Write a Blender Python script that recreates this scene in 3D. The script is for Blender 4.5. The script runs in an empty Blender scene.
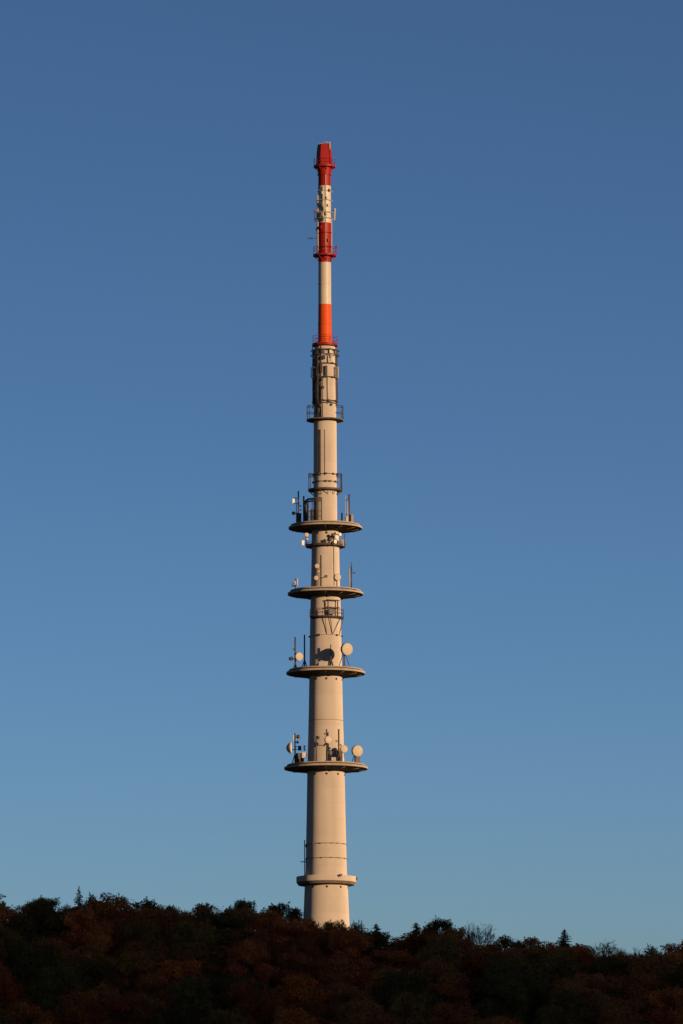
import bpy, bmesh, math, random
from mathutils import Vector, Matrix, noise
random.seed(11)
R = math.radians
S = bpy.context.scene
COL = S.collection

# ------------------------------------------------------------------ camera
PITCH, FPX, D, TX = R(8.0), 7028.0, 1160.0, -2.70
cd = bpy.data.cameras.new('camera'); cam = bpy.data.objects.new('camera', cd); COL.objects.link(cam)
cd.sensor_fit = 'VERTICAL'; cd.sensor_height = 36; cd.lens = FPX * 36 / 1024
cd.clip_start = 1; cd.clip_end = 30000
cam.matrix_world = Matrix.Rotation(R(90) + PITCH, 4, 'X') @ Matrix.Rotation(R(-0.16), 4, 'Z')
S.camera = cam
S.render.resolution_x, S.render.resolution_y = 683, 1024
S.view_settings.view_transform = 'Standard'; S.view_settings.look = 'None'
S.view_settings.exposure = 0.65; S.view_settings.gamma = 1.0; S.view_settings.use_curve_mapping = False

def Z(y, d=0.0):                       # height at which a sight line meets the depth of the tower (+d)
    y += 1.3 - 0.0009 * (y - 142)
    return (D + d) * math.tan(PITCH + math.atan((512 - y) / FPX))
def sc(y):                             # pixels per metre there
    return FPX / (D * math.cos(PITCH) + Z(y) * math.sin(PITCH))
def ax(y):                             # the tower's axis in the picture
    return 325.4 + (y - 512) * 0.00175
def X(x, y, d=0.0):
    return TX + (x - ax(y)) / sc(y) * (1 + d / D)

# ------------------------------------------------------------------ light
SUN_EL = R(8.0); SH = (0.74, -0.673)                 # low evening sun, behind the viewer's right shoulder
sl = bpy.data.lights.new('sun', 'SUN'); so = bpy.data.objects.new('sun', sl); COL.objects.link(so)
sl.energy = 5.0; sl.angle = R(0.53); sl.color = (1.0, 0.64, 0.36)
sd = Vector((SH[0] * math.cos(SUN_EL), SH[1] * math.cos(SUN_EL), math.sin(SUN_EL)))
so.rotation_euler = sd.to_track_quat('Z', 'Y').to_euler(); so.location = (300, 300, 400)
W = bpy.data.worlds.new('World'); S.world = W; W.use_nodes = True
wn = W.node_tree; bg = wn.nodes['Background']
sk = wn.nodes.new('ShaderNodeTexSky'); sk.sky_type = 'NISHITA'; sk.sun_disc = False
sk.sun_elevation = SUN_EL; sk.sun_rotation = math.atan2(SH[0], SH[1])
sk.air_density, sk.dust_density, sk.ozone_density = 0.6, 0.6, 3.3
tc = wn.nodes.new('ShaderNodeTexCoord')
ma = wn.nodes.new('ShaderNodeVectorMath'); ma.operation = 'MULTIPLY_ADD'
ma.inputs[1].default_value = (1, 1, 2.0); ma.inputs[2].default_value = (0, 0, -0.122)
nm = wn.nodes.new('ShaderNodeVectorMath'); nm.operation = 'NORMALIZE'
wn.links.new(tc.outputs['Generated'], ma.inputs[0]); wn.links.new(ma.outputs[0], nm.inputs[0])
wn.links.new(nm.outputs[0], sk.inputs[0]); tint = wn.nodes.new('ShaderNodeMix'); tint.data_type = 'RGBA'; tint.blend_type = 'MULTIPLY'; tint.inputs['Factor'].default_value = 1
tint.inputs['B'].default_value = (1.055, 1.01, 0.975, 1)
wn.links.new(sk.outputs[0], tint.inputs['A']); wn.links.new(tint.outputs['Result'], bg.inputs[0])
bg.inputs[1].default_value = 0.0605

# ------------------------------------------------------------------ materials
def mat(name, col, rough=0.7, var=0.25, scale=1.0, metal=0.0, streak=False, island=0.0, seams=0.0, hue=0.0, spec=0.3):
    m = bpy.data.materials.new(name); m.use_nodes = True
    n, l = m.node_tree.nodes, m.node_tree.links
    b = n['Principled BSDF']; b.inputs['Roughness'].default_value = rough; b.inputs['Metallic'].default_value = metal
    b.inputs['Specular IOR Level'].default_value = spec
    if 'Diffuse Roughness' in b.inputs: b.inputs['Diffuse Roughness'].default_value = 1.0 if rough > 0.8 else 0.3
    t = n.new('ShaderNodeTexCoord'); mp = n.new('ShaderNodeMapping'); l.new(t.outputs['Object'], mp.inputs[0])
    mp.inputs['Scale'].default_value = (scale, scale, scale * (0.06 if streak else 1))
    nz = n.new('ShaderNodeTexNoise'); nz.inputs['Scale'].default_value = 1.0; nz.inputs['Detail'].default_value = 6
    l.new(mp.outputs[0], nz.inputs['Vector'])
    r = n.new('ShaderNodeMapRange'); r.inputs['From Min'].default_value = 0.3; r.inputs['From Max'].default_value = 0.7
    r.inputs['To Min'].default_value = 1 - var; r.inputs['To Max'].default_value = 1 + var
    l.new(nz.outputs['Fac'], r.inputs['Value']); val = r.outputs[0]
    def mul(a, bsock):
        x = n.new('ShaderNodeMath'); x.operation = 'MULTIPLY'; l.new(a, x.inputs[0]); l.new(bsock, x.inputs[1]); return x.outputs[0]
    if streak:                                       # broad blotches of weathering
        n2 = n.new('ShaderNodeTexNoise'); n2.inputs['Scale'].default_value = 0.35; n2.inputs['Detail'].default_value = 5
        l.new(t.outputs['Object'], n2.inputs['Vector'])
        r2 = n.new('ShaderNodeMapRange'); r2.inputs['From Min'].default_value = 0.35; r2.inputs['From Max'].default_value = 0.65
        r2.inputs['To Min'].default_value = 1 - var * 0.6; r2.inputs['To Max'].default_value = 1 + var * 0.6
        l.new(n2.outputs['Fac'], r2.inputs['Value']); val = mul(val, r2.outputs[0])
    if seams:                                        # pour joints of the slip-formed concrete
        sx = n.new('ShaderNodeSeparateXYZ'); l.new(t.outputs['Object'], sx.inputs[0])
        q = n.new('ShaderNodeMath'); q.operation = 'DIVIDE'; q.inputs[1].default_value = seams; l.new(sx.outputs[2], q.inputs[0])
        f = n.new('ShaderNodeMath'); f.operation = 'FRACT'; l.new(q.outputs[0], f.inputs[0])
        lt = n.new('ShaderNodeMapRange'); lt.inputs['From Min'].default_value = 0.0; lt.inputs['From Max'].default_value = 0.05
        lt.inputs['To Min'].default_value = 0.9; lt.inputs['To Max'].default_value = 1.0; l.new(f.outputs[0], lt.inputs['Value'])
        fl = n.new('ShaderNodeMath'); fl.operation = 'FLOOR'; l.new(q.outputs[0], fl.inputs[0])
        wn_ = n.new('ShaderNodeTexWhiteNoise'); wn_.noise_dimensions = '1D'; l.new(fl.outputs[0], wn_.inputs['W'])
        lr = n.new('ShaderNodeMapRange'); lr.inputs['To Min'].default_value = 0.975; lr.inputs['To Max'].default_value = 1.025
        l.new(wn_.outputs['Value'], lr.inputs['Value'])
        val = mul(mul(val, lt.outputs[0]), lr.outputs[0])
    if island:                                       # each leaf its own tone
        g = n.new('ShaderNodeNewGeometry'); ir = n.new('ShaderNodeMapRange')
        ir.inputs['To Min'].default_value = 1 - island; ir.inputs['To Max'].default_value = 1 + island
        l.new(g.outputs['Random Per Island'], ir.inputs['Value']); val = mul(val, ir.outputs[0])
        oi = n.new('ShaderNodeObjectInfo'); orr = n.new('ShaderNodeMapRange')
        orr.inputs['To Min'].default_value = 0.75; orr.inputs['To Max'].default_value = 1.6
        l.new(oi.outputs['Random'], orr.inputs['Value']); val = mul(val, orr.outputs[0])
    mx = n.new('ShaderNodeMix'); mx.data_type = 'RGBA'; mx.blend_type = 'MULTIPLY'; mx.inputs['Factor'].default_value = 1
    mx.inputs['A'].default_value = (*col, 1); l.new(val, mx.inputs['B']); out = mx.outputs['Result']
    if hue:
        n3 = n.new('ShaderNodeTexNoise'); n3.inputs['Scale'].default_value = 0.35; l.new(t.outputs['Object'], n3.inputs['Vector'])
        hr = n.new('ShaderNodeMapRange'); hr.inputs['From Min'].default_value = 0.3; hr.inputs['From Max'].default_value = 0.7
        hr.inputs['To Min'].default_value = 0.5 - hue; hr.inputs['To Max'].default_value = 0.5 + hue; l.new(n3.outputs['Fac'], hr.inputs['Value'])
        hs = n.new('ShaderNodeHueSaturation'); l.new(hr.outputs[0], hs.inputs['Hue']); l.new(out, hs.inputs['Color']); out = hs.outputs['Color']
    l.new(out, b.inputs['Base Color'])
    if island:                                       # light comes through the leaves
        tr = n.new('ShaderNodeBsdfTranslucent'); l.new(out, tr.inputs['Color'])
        ms = n.new('ShaderNodeMixShader'); ms.inputs[0].default_value = 0.35
        l.new(b.outputs[0], ms.inputs[1]); l.new(tr.outputs[0], ms.inputs[2]); l.new(ms.outputs[0], n['Material Output'].inputs['Surface'])
    return m

M = dict(
    concrete=mat('concrete', (0.39, 0.350, 0.30), 0.85, 0.06, 0.8, streak=True, seams=2.6),
    deck=mat('deck_concrete', (0.29, 0.25, 0.20), 0.9, 0.16, 1.2),
    white=mat('white_paint', (0.35, 0.325, 0.275), 0.5, 0.06, 1.5, streak=True),
    red=mat('red_paint', (0.20, 0.0085, 0.007), 0.5, 0.10, 1.5, streak=True, spec=0.12),
    orange=mat('orange_paint', (0.42, 0.058, 0.008), 0.55, 0.06, 1.5, streak=True, spec=0.12),
    steel=mat('dark_steel', (0.045, 0.038, 0.034), 0.65, 0.3, 2.0),
    galv=mat('galvanised_steel', (0.26, 0.26, 0.255), 0.5, 0.2, 2.0),
    radome=mat('radome', (0.34, 0.295, 0.235), 0.6, 0.06, 3.0),
    cover=mat('white_cover', (0.50, 0.46, 0.41), 0.5, 0.05, 3.0),
    grey=mat('grey_plastic', (0.085, 0.08, 0.075), 0.5, 0.12, 3.0),
    pale=mat('pale_plastic', (0.30, 0.28, 0.25), 0.5, 0.08, 3.0),
    black=mat('black_opening', (0.02, 0.018, 0.017), 0.9, 0.2, 2.0),
    bark=mat('bark', (0.06, 0.045, 0.035), 0.95, 0.3, 3.0),
    twig=mat('twig', (0.085, 0.055, 0.045), 0.95, 0.25, 1.0),
    bronze=mat('weathered_bronze', (0.19, 0.155, 0.12), 0.85, 0.3, 2.0),
    soffit=mat('shade_toned_soffit', (0.115, 0.092, 0.072), 0.95, 0.25, 0.9),  # underside shade put into the colour; same tone on a gallery and the parapet
    soil=mat('woodland_floor', (0.04, 0.03, 0.018), 1.0, 0.4, 0.08),
)
LEAF = {
    'rust red': mat('leaf_rust', (0.40, 0.112, 0.034), 0.8, 0.3, 0.5, island=0.28, hue=0.02, spec=0.0),
    'brown': mat('leaf_brown', (0.35, 0.13, 0.040), 0.8, 0.3, 0.5, island=0.28, hue=0.02, spec=0.0),
    'dull olive': mat('leaf_olive', (0.22, 0.115, 0.032), 0.8, 0.3, 0.5, island=0.28, hue=0.02, spec=0.0),
    'dark green': mat('leaf_green', (0.125, 0.084, 0.026), 0.8, 0.3, 0.5, island=0.28, hue=0.02, spec=0.0),
    'bright orange': mat('leaf_orange', (0.48, 0.14, 0.03), 0.8, 0.3, 0.5, island=0.4, hue=0.015, spec=0.0),
    'needle': mat('needle', (0.11, 0.095, 0.045), 0.85, 0.3, 0.6, island=0.4, spec=0.0),
}

# ------------------------------------------------------------------ mesh builder (world coordinates)
class MB:
    def __init__(s): s.v = []; s.f = []; s.mi = []; s.sm = []
    def add(s, vs, fs, mi=0, smooth=False):
        o = len(s.v); s.v += [tuple(v) for v in vs]
        for f in fs: s.f.append([o + i for i in f]); s.mi.append(mi); s.sm.append(smooth)
    def tube(s, p, q, r0, r1=None, n=8, caps=True, mi=0):
        p, q = Vector(p), Vector(q); r1 = r0 if r1 is None else r1
        ax_ = (q - p)
        if ax_.length < 1e-6: return
        u = ax_.orthogonal().normalized(); w = ax_.normalized().cross(u)
        ring = lambda c, r: [c + (u * math.cos(2 * math.pi * k / n) + w * math.sin(2 * math.pi * k / n)) * r for k in range(n)]
        s.add(ring(p, r0) + ring(q, r1), [(k, (k + 1) % n, n + (k + 1) % n, n + k) for k in range(n)], mi, True)
        if caps: s.add(ring(p, r0), [tuple(range(n))[::-1]], mi); s.add(ring(q, r1), [tuple(range(n))], mi)
    def path(s, pts, r, n=6, mi=0):
        for a, b in zip(pts, pts[1:]): s.tube(a, b, r, None, n, True, mi)
    def box(s, c, size, rot=0.0, mi=0, top=1.0, bev=0.0):
        c = Vector(c); hx, hy, hz = size[0] / 2, size[1] / 2, size[2] / 2; m = Matrix.Rotation(rot, 3, 'Z')
        b = min(bev, hx * .6, hy * .6)
        def ring(x, y, z):
            if b <= 0: pts = [(-x, -y), (x, -y), (x, y), (-x, y)]
            else: pts = [(-x + b, -y), (x - b, -y), (x, -y + b), (x, y - b), (x - b, y), (-x + b, y), (-x, y - b), (-x, -y + b)]
            return [c + m @ Vector((px, py, z)) for px, py in pts]
        lo, hi = ring(hx, hy, -hz), ring(hx * top, hy * top, hz); n = len(lo)
        s.add(lo + hi, [tuple(range(n))[::-1], tuple(range(n, 2 * n))] + [(k, (k + 1) % n, n + (k + 1) % n, n + k) for k in range(n)], mi)
    def lathe(s, prof, c=(0, 0), n=72, a0=0.0, a1=None, mi=0):
        # prof: (radius, z[, material]) ; None breaks smoothing
        full = a1 is None; a1 = a0 + 2 * math.pi if full else a1
        m = n if full else max(4, int(n * (a1 - a0) / (2 * math.pi))); cols = m if full else m + 1
        ang = [a0 + (a1 - a0) * k / m for k in range(cols)]
        for a, b in zip(prof, prof[1:]):
            if a is None or b is None: continue
            vs = [(c[0] + p[0] * math.cos(t), c[1] + p[0] * math.sin(t), p[1]) for p in (a, b) for t in ang]
            fs = [(k, (k + 1) % cols, cols + (k + 1) % cols, cols + k) for k in range(m)]
            s.add(vs, fs, b[2] if len(b) > 2 else mi, True)
    def disc(s, c, nrm, prof, n=28, mi=0):
        # a turned body along nrm: prof of (radius, offset along nrm)
        c, nrm = Vector(c), Vector(nrm).normalized(); u = nrm.orthogonal().normalized(); w = nrm.cross(u)
        for a, b in zip(prof, prof[1:]):
            vs = [c + nrm * p[1] + (u * math.cos(2 * math.pi * k / n) + w * math.sin(2 * math.pi * k / n)) * p[0] for p in (a, b) for k in range(n)]
            s.add(vs, [(k, (k + 1) % n, n + (k + 1) % n, n + k) for k in range(n)], mi, True)
    def build(s, name, mats, parent=None):
        o3 = Vector(parent['org']) if parent is not None else Vector((0, 0, 0))
        me = bpy.data.meshes.new(name); me.from_pydata([tuple(Vector(v) - o3) for v in s.v], [], s.f)
        for mm in (mats if isinstance(mats, (list, tuple)) else [mats]): me.materials.append(mm)
        me.polygons.foreach_set('material_index', s.mi); me.polygons.foreach_set('use_smooth', s.sm)
        bm = bmesh.new(); bm.from_mesh(me); bmesh.ops.remove_doubles(bm, verts=bm.verts, dist=1e-5) if len(s.v) < 60000 else None
        bmesh.ops.recalc_face_normals(bm, faces=bm.faces)
        for e in bm.edges:
            if len(e.link_faces) == 2 and e.calc_face_angle(0) > R(35): e.smooth = False
        bm.to_mesh(me); bm.free()
        ob = bpy.data.objects.new(name, me); COL.objects.link(ob)
        if parent is not None: ob.parent = parent; ob['org'] = tuple(o3)
        return ob
def thing(name, label, cat, org, group=None):
    o = bpy.data.objects.new(name, None); COL.objects.link(o); o.location = org; o.empty_display_size = 0.5
    o['org'] = tuple(org); o['label'] = label; o['category'] = cat
    if group: o['group'] = group
    return o

# ------------------------------------------------------------------ terrain
def lerp(pts, t):
    if t <= pts[0][0]: return pts[0][1]
    for (a, u), (b, v) in zip(pts, pts[1:]):
        if t <= b:
            k = (t - a) / (b - a); return u + (v - u) * k
    return pts[-1][1]
def smooth(a, b, t):
    k = min(1, max(0, (t - a) / (b - a))); return k * k * (3 - 2 * k)
BASE = [(-12000, 20), (-2500, 6), (0, -1.7), (500, 0), (700, 6), (900, 20), (1000, 36), (1070, 54), (1138, 83.2), (1185, 89), (1240, 94), (1400, 94), (3000, 60), (9000, 30), (12000, 20)]
SHADE_SPUR_T, SHADE_SPUR_W = 600.0, 190.0
def local(x, y):
    dx, dy = x - TX, y - D
    return SH[0] * dx + SH[1] * dy, -SH[1] * dx + SH[0] * dy       # towards the sun, across it
def shade_spur(x, y):                                                     # unseen ridge added to shade the slope, notched to leave the tower lit
    t, l = local(x, y)
    crest = 161.0 + (1.0 * min(max(abs(l) - 5.5, 0), 26) if l < 0 else 0.35 * min(max(l - 8, 0), 60))
    crest *= smooth(-480, -110, l) * (1 - smooth(150, 520, l))
    return crest * math.exp(-((t - SHADE_SPUR_T) / SHADE_SPUR_W) ** 2)
def ground(x, y):
    h = lerp(BASE, y)
    h -= 0.075 * max(-160, min(160, x - TX)) * smooth(700, 1050, y) * (1 - smooth(1500, 3000, y))
    h += 1.2 * noise.noise((x * 0.03, y * 0.03, 0)) * smooth(300, 900, y)
    return h + shade_spur(x, y)
def axis_vals(spans):
    v = []
    for a, b, st in spans:
        k = int(round((b - a) / st)); v += [a + (b - a) * i / k for i in range(k)]
    return v + [spans[-1][1]]
gx = axis_vals([(-12000, -1500, 1500), (-1500, -200, 100), (-200, 200, 8), (200, 800, 20), (800, 1500, 70), (1500, 12000, 1500)])
gy = axis_vals([(-12000, -1500, 1500), (-1500, 0, 150), (0, 600, 40), (600, 1000, 16), (1000, 1240, 6), (1240, 2000, 60), (2000, 12000, 1000)])
mb = MB(); nx = len(gx)
mb.add([(x, y, ground(x, y)) for y in gy for x in gx],
       [(j * nx + i, j * nx + i + 1, (j + 1) * nx + i + 1, (j + 1) * nx + i) for j in range(len(gy) - 1) for i in range(nx - 1)], 0, True)
g = mb.build('hillside_terrain', M['soil']); g['kind'] = 'structure'

# ------------------------------------------------------------------ the tower
GZ = ground(TX, D) - 0.3
ORG = (TX, D, GZ)
TC = (TX, D)
tower = thing('telecom_tower', 'tall slender concrete telecommunication tower with a red and white mast, rising behind the wooded ridge', 'tower', ORG)
def rz(rpx, y): return (rpx / sc(y), Z(y))
def rad(y): return lerp(SHAFT, y) / sc(y)
SHAFT = [(346, 10.15), (400, 11.05), (424, 11.45), (478, 11.65), (528, 11.9), (528.01, 13.55), (560, 13.95), (592, 14.65), (610, 15.25), (650, 15.95), (690, 16.65), (715, 17.15), (775, 18.75), (820, 19.55), (870, 20.65), (890, 21.75), (923, 23.15), (1000, 26.95)]
# shaft
mb = MB(); prof = []
for y, r in SHAFT: prof.append(rz(r, y))
mb.lathe(prof[:5] + [None] + [rz(13.55, 528), ] + prof[5:], TC, 96)
mb.lathe([(0.0, Z(346)), rz(9.7, 346)], TC, 96)
shaft = mb.build('shaft', M['concrete'], tower)
# mast with painted bands (0 red, 1 white, 2 orange)
mb = MB()
mp = [rz(6.1, 173), rz(6.35, 185), None, rz(6.3, 185), rz(6.4, 222), None, rz(6.35, 222), rz(6.3, 261.6), None, rz(6.25, 261.6), rz(6.4, 303.5), None, rz(6.45, 303.5), rz(6.95, 347)]
bands = [(173, 6.1, 185, 6.3, 0), (185, 6.3, 222, 6.4, 1), (222, 6.4, 261.6, 6.3, 0), (261.6, 6.3, 303.5, 6.45, 1), (303.5, 6.45, 346.5, 6.95, 2)]
for ya, ra, yb, rb, mi in bands: mb.lathe([rz(ra, ya), (*rz(rb, yb), mi)], TC, 48, mi=mi)
for yj in (186.5, 205, 241, 283, 283, 323):                       # flanged joints of the tube
    mi = [b[4] for b in bands if b[0] <= yj <= b[2]][0]
    rj = 6.4 + (0.35 if yj > 300 else 0)
    mb.lathe([rz(rj, yj - .35), (*rz(rj + .28, yj - .35), mi), (*rz(rj + .28, yj + .35), mi), (*rz(rj, yj + .35), mi)], TC, 48, mi=mi)
mast = mb.build('mast', [M['red'], M['white'], M['orange']], tower)
# antenna housing at the tip: five-sided, tapered, with a collar below
mb = MB()
hz = lambda r, y: [(TX + r / sc(y) * math.cos(R(-119) + k * math.pi / 2.5), D + r / sc(y) * math.sin(R(-119) + k * math.pi / 2.5), Z(y)) for k in range(5)]
a_, b_, c_ = hz(8.2, 164.4), hz(7.5, 150), hz(6.6, 143.2)
mb.add(a_ + b_ + c_, [(k, (k + 1) % 5, 5 + (k + 1) % 5, 5 + k) for k in range(5)] + [(5 + k, 5 + (k + 1) % 5, 10 + (k + 1) % 5, 10 + k) for k in range(5)] + [tuple(range(10, 15))])
head = mb.build('antenna_housing', M['red'], tower)
mb = MB(); mb.lathe([rz(6.9, 164.5), rz(6.9, 171), rz(6.1, 174.5)], TC, 48); mb.lathe([rz(6.2, 173), rz(6.95, 173), rz(6.95, 174.2), rz(6.2, 174.2)], TC, 48)
mb.build('collar', M['red'], tower)
mb = MB()
ring6 = hz(5.4, 141.4)
for k in range(5):
    mb.tube(ring6[k], ring6[(k + 1) % 5], 0.035, n=6); mb.tube(ring6[k], (ring6[k][0], ring6[k][1], Z(143.4)), 0.035, n=6)
mb.build('top_railing', M['galv'], tower)
mb = MB(); mb.tube((X(330.2, 147), D - 0.3, Z(149)), (X(330.2, 147), D - 0.3, Z(140.6)), 0.09); mb.build('lightning_rod', M['radome'], tower)
mb = MB()
for k in range(5):                                                  # seams on the housing edges
    p, q = Vector(a_[k]), Vector(b_[k]); mb.tube(p + (p - Vector((TX, D, p.z))) * .01, q, 0.06, n=6); mb.tube(q, c_[k], 0.06, n=6); mb.build('edge_trim', M['red'], head); mb = MB()

def railing(rpx, y_deck_z, h, parent, m, arcs=((0, 360),), step=22.5, r=0.045, rails=(1.0, 0.5), rin=1.7):
    rr = rpx
    for a, b in arcs:
        mb = MB()
        n = max(2, int(round((b - a) / step)))
        pts = [(TX + rr * math.cos(R(a + (b - a) * k / n)), D + rr * math.sin(R(a + (b - a) * k / n))) for k in range(n + 1)]
        for p in (pts[:-1] if b - a >= 360 else pts): mb.tube((*p, y_deck_z), (*p, y_deck_z + h), r, n=6)
        for f in rails:
            fine = [(TX + rr * math.cos(R(a + (b - a) * k / (n * 2))), D + rr * math.sin(R(a + (b - a) * k / (n * 2))), y_deck_z + h * f) for k in range(n * 2 + 1)]
            mb.path(fine, r * 0.9)
            if b - a < 360:
                for e in (fine[0], fine[-1]):
                    v = Vector((TX - e[0], D - e[1], 0)); L = v.length; mb.tube(e, Vector(e) + v.normalized() * (L - rin), r * .9, n=6)
        mb.build('railing', m, parent)
def gallery(y, rpx, rin, thick, m, rail_h, rail_m, arcs=((0, 360),), rails=(1.0, 0.5), name='gallery', step=30, brackets=8, rr=0.045):
    z0, r, ri = Z(y), rpx / sc(y), rin / sc(y); mb = MB()
    mb.lathe([(ri, z0), (r, z0), (r, z0 + thick), (ri, z0 + thick)], TC, 64)
    go = mb.build(name, m, tower)
    railing(r - 0.08, z0 + thick, rail_h, go, rail_m, arcs, step, rr, rails)
    if brackets:
        mb = MB()
        for k in range(brackets):
            t = 2 * math.pi * (k + .35) / brackets; c, s_ = math.cos(t), math.sin(t); mb = MB()
            mb.tube((TX + c * (r - .1), D + s_ * (r - .1), z0 - .02), (TX + c * ri, D + s_ * ri, z0 - (r - ri) * .8), 0.05, n=6)
            mb.build('bracket', m, go)
    return go
gallery(166.3, 10.9, 6.0, 0.32, M['red'], 1.15, M['red'], brackets=8, rr=0.035, step=45)
gallery(255.2, 11.7, 6.2, 0.30, M['red'], 1.2, M['red'], rr=0.035, step=45)
gallery(345.2, 12.8, 6.8, 0.42, M['red'], 1.25, M['red'], rr=0.035, step=45, brackets=0)
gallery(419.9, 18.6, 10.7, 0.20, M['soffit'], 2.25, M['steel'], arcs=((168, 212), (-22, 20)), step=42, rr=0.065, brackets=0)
gallery(490.2, 17.2, 11.0, 0.30, M['steel'], 2.55, M['steel'], arcs=((170, 208), (-22, 12)), step=36, rails=(1.0, 0.84), rr=0.065, brackets=12)
gallery(546.2, 19.9, 13.2, 0.34, M['steel'], 0.28, M['steel'], brackets=0, rails=(1.0,))

# four concrete platforms
DECK = {}
def platform(key, y0, rpx, inner, fas=2.2, step=2.3):
    r, ri = rpx / sc(y0), rad(y0) - 0.05; u = 1 / sc(y0); z0 = Z(y0); zt = z0 + (fas + step) * u
    mb = MB()
    g0, g1 = z0 + fas * u, zt - .17
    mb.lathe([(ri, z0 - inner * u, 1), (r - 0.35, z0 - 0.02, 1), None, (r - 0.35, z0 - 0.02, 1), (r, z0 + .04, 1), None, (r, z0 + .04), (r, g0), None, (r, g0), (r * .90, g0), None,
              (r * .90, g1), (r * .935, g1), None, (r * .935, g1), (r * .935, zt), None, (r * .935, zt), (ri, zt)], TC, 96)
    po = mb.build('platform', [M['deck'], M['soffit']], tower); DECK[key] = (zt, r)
    mb = MB(); mb.lathe([(r * .901, g0 - .01), (r * .901, g1 + .01)], TC, 96); mb.build('edge_band', M['steel'], po)
    mb = MB(); mb.lathe([(r * .90, zt), (r * .90, zt + .05), None, (r * .90, zt + .05), (r * .87, zt + .05), None, (r * .87, zt + .05), (r * .87, zt)], TC, 72)
    mb.build('kerb', M['concrete'], po)
    mb = MB()
    for k in range(12):                                              # shallow ribs under the slab
        t = 2 * math.pi * k / 12; c, s_ = math.cos(t), math.sin(t); mb = MB()
        mb.tube((TX + c * (ri + .1), D + s_ * (ri + .1), z0 - inner * u - .02), (TX + c * (r - .6), D + s_ * (r - .6), z0 - .06), 0.09, n=6)
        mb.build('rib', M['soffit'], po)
    return po
platform('A', 528.2, 36.8, 1.5, 2.0, 2.2)
platform('B', 594.2, 37.8, 1.9, 2.1, 2.3)
platform('C', 673.6, 39.4, 1.9)
platform('D', 768.8, 41.8, 1.9)
# parapet gallery near the tree tops
y0 = 884.6; u = 1 / sc(y0); mb = MB(); r = 29.9 * u; ri = 20.6 * u; z0 = Z(y0)
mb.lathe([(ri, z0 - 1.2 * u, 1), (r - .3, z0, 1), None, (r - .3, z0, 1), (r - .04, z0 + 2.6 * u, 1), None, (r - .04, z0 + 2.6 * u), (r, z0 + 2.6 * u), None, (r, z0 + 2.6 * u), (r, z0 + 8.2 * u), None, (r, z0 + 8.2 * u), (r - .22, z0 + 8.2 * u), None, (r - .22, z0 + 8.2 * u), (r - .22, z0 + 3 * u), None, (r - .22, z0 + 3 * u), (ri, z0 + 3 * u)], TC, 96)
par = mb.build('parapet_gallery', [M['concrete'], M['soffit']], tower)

# round vent openings, ring clamps, seams, cables: pieces of the shaft
def on_shaft(y, ang, off=0.0, r=None):
    r = (rad(y) if r is None else r) + off
    return Vector((TX + r * math.cos(R(ang)), D + r * math.sin(R(ang)), Z(y)))
for yv, angs in ((887.6, (-88, -48, -8, -128)), (774.6, (-88, -50, -12, -126)), (679.4, (-88, -50, -12, -126)), (533.4, (-85, -125, -45))):
    for a in angs:
        p = on_shaft(yv, a); n_ = Vector((math.cos(R(a)), math.sin(R(a)), 0)); mb = MB()
        mb.disc(p - n_ * .12, n_, [(0.19, 0.0), (0.19, 0.145), (0.0, 0.145)], 16); mb.build('vent_hole', M['black'], shaft)
def clamp(y, boxes=0, off=0.05, h=0.14, seed=1):
    fine = y > 800
    mb = MB(); r = rad(y); z = Z(y)
    mb.lathe([(r - .02, z - h / 2), (r + off, z - h / 2), (r + off, z + h / 2), (r - .02, z + h / 2)], TC, 72)
    rn = random.Random(seed)
    for k in range(boxes):
        a = 360 * (k + rn.uniform(-.25, .25)) / boxes; p = on_shaft(y, a, 0.1)
        mb.box(p, (0.16, 0.30, 0.16) if fine else (0.26, 0.34, 0.30), R(a))
    return mb.build('clamp_ring', M['bronze'] if fine else M['steel'], shaft)
for y, bx in ((844, 14), (858.5, 14), (720.3, 0), (474, 9), (481.5, 12), (635.6, 6), (349.5, 6), (363.2, 6), (377.3, 8), (400.6, 10)): clamp(y, bx, seed=int(y), h=0.06 if y in (720.3, 635.6) else 0.14, off=.02 if y in (720.3, 635.6) else .05)
mb = MB()
for a in (-118, -92): mb.path([on_shaft(y, a, 0.04) for y in (430, 440, 452, 464, 476)], 0.035); mb.build('cable_run', M['steel'], shaft); mb = MB()
mb.path([on_shaft(y, -54, 0.05) for y in (547, 555, 562, 575, 586)], 0.05); mb.build('cable_run', M['steel'], shaft); mb = MB()
mb.path([on_shaft(y, -113, 0.04) for y in (430, 440, 452, 464, 476)], 0.03)
for k in range(16): mb.tube(on_shaft(430 + 3 * k, -118, 0.04), on_shaft(430 + 3 * k, -113, .04), 0.025, n=5)
mb.path([on_shaft(y, -118, 0.05) for y in (430, 440, 452, 464, 476)], 0.03)
mb.build('ladder', M['steel'], shaft)
def cage_ring(y, rpx, m=M['steel'], nspk=8, t=0.06):                 # stand-off ring carrying antenna pipes
    mb = MB(); r = rpx / sc(y); z = Z(y)
    mb.path([(TX + r * math.cos(2 * math.pi * k / 40), D + r * math.sin(2 * math.pi * k / 40), z) for k in range(41)], t)
    for k in range(nspk):
        a = 2 * math.pi * (k + .3) / nspk; mb.tube((TX + r * math.cos(a), D + r * math.sin(a), z), (TX + 1.5 * math.cos(a), D + 1.5 * math.sin(a), z), t * .8, n=6)
    return mb.build('antenna_ring', m, tower)
for y, r in ((349.8, 14.2), (354.6, 14.4), (363.6, 12.6), (377.2, 12.8), (401.0, 12.8), (403.0, 12.4)): cage_ring(y, r)
for y, r in ((199.5, 7.6), (211.5, 8.2), (217.5, 8.0), (190, 7.2), (232, 7.2), (246, 7.2)): cage_ring(y, r, M['white'] if y < 222 else M['red'], 6, 0.045)
mb = MB()
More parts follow.
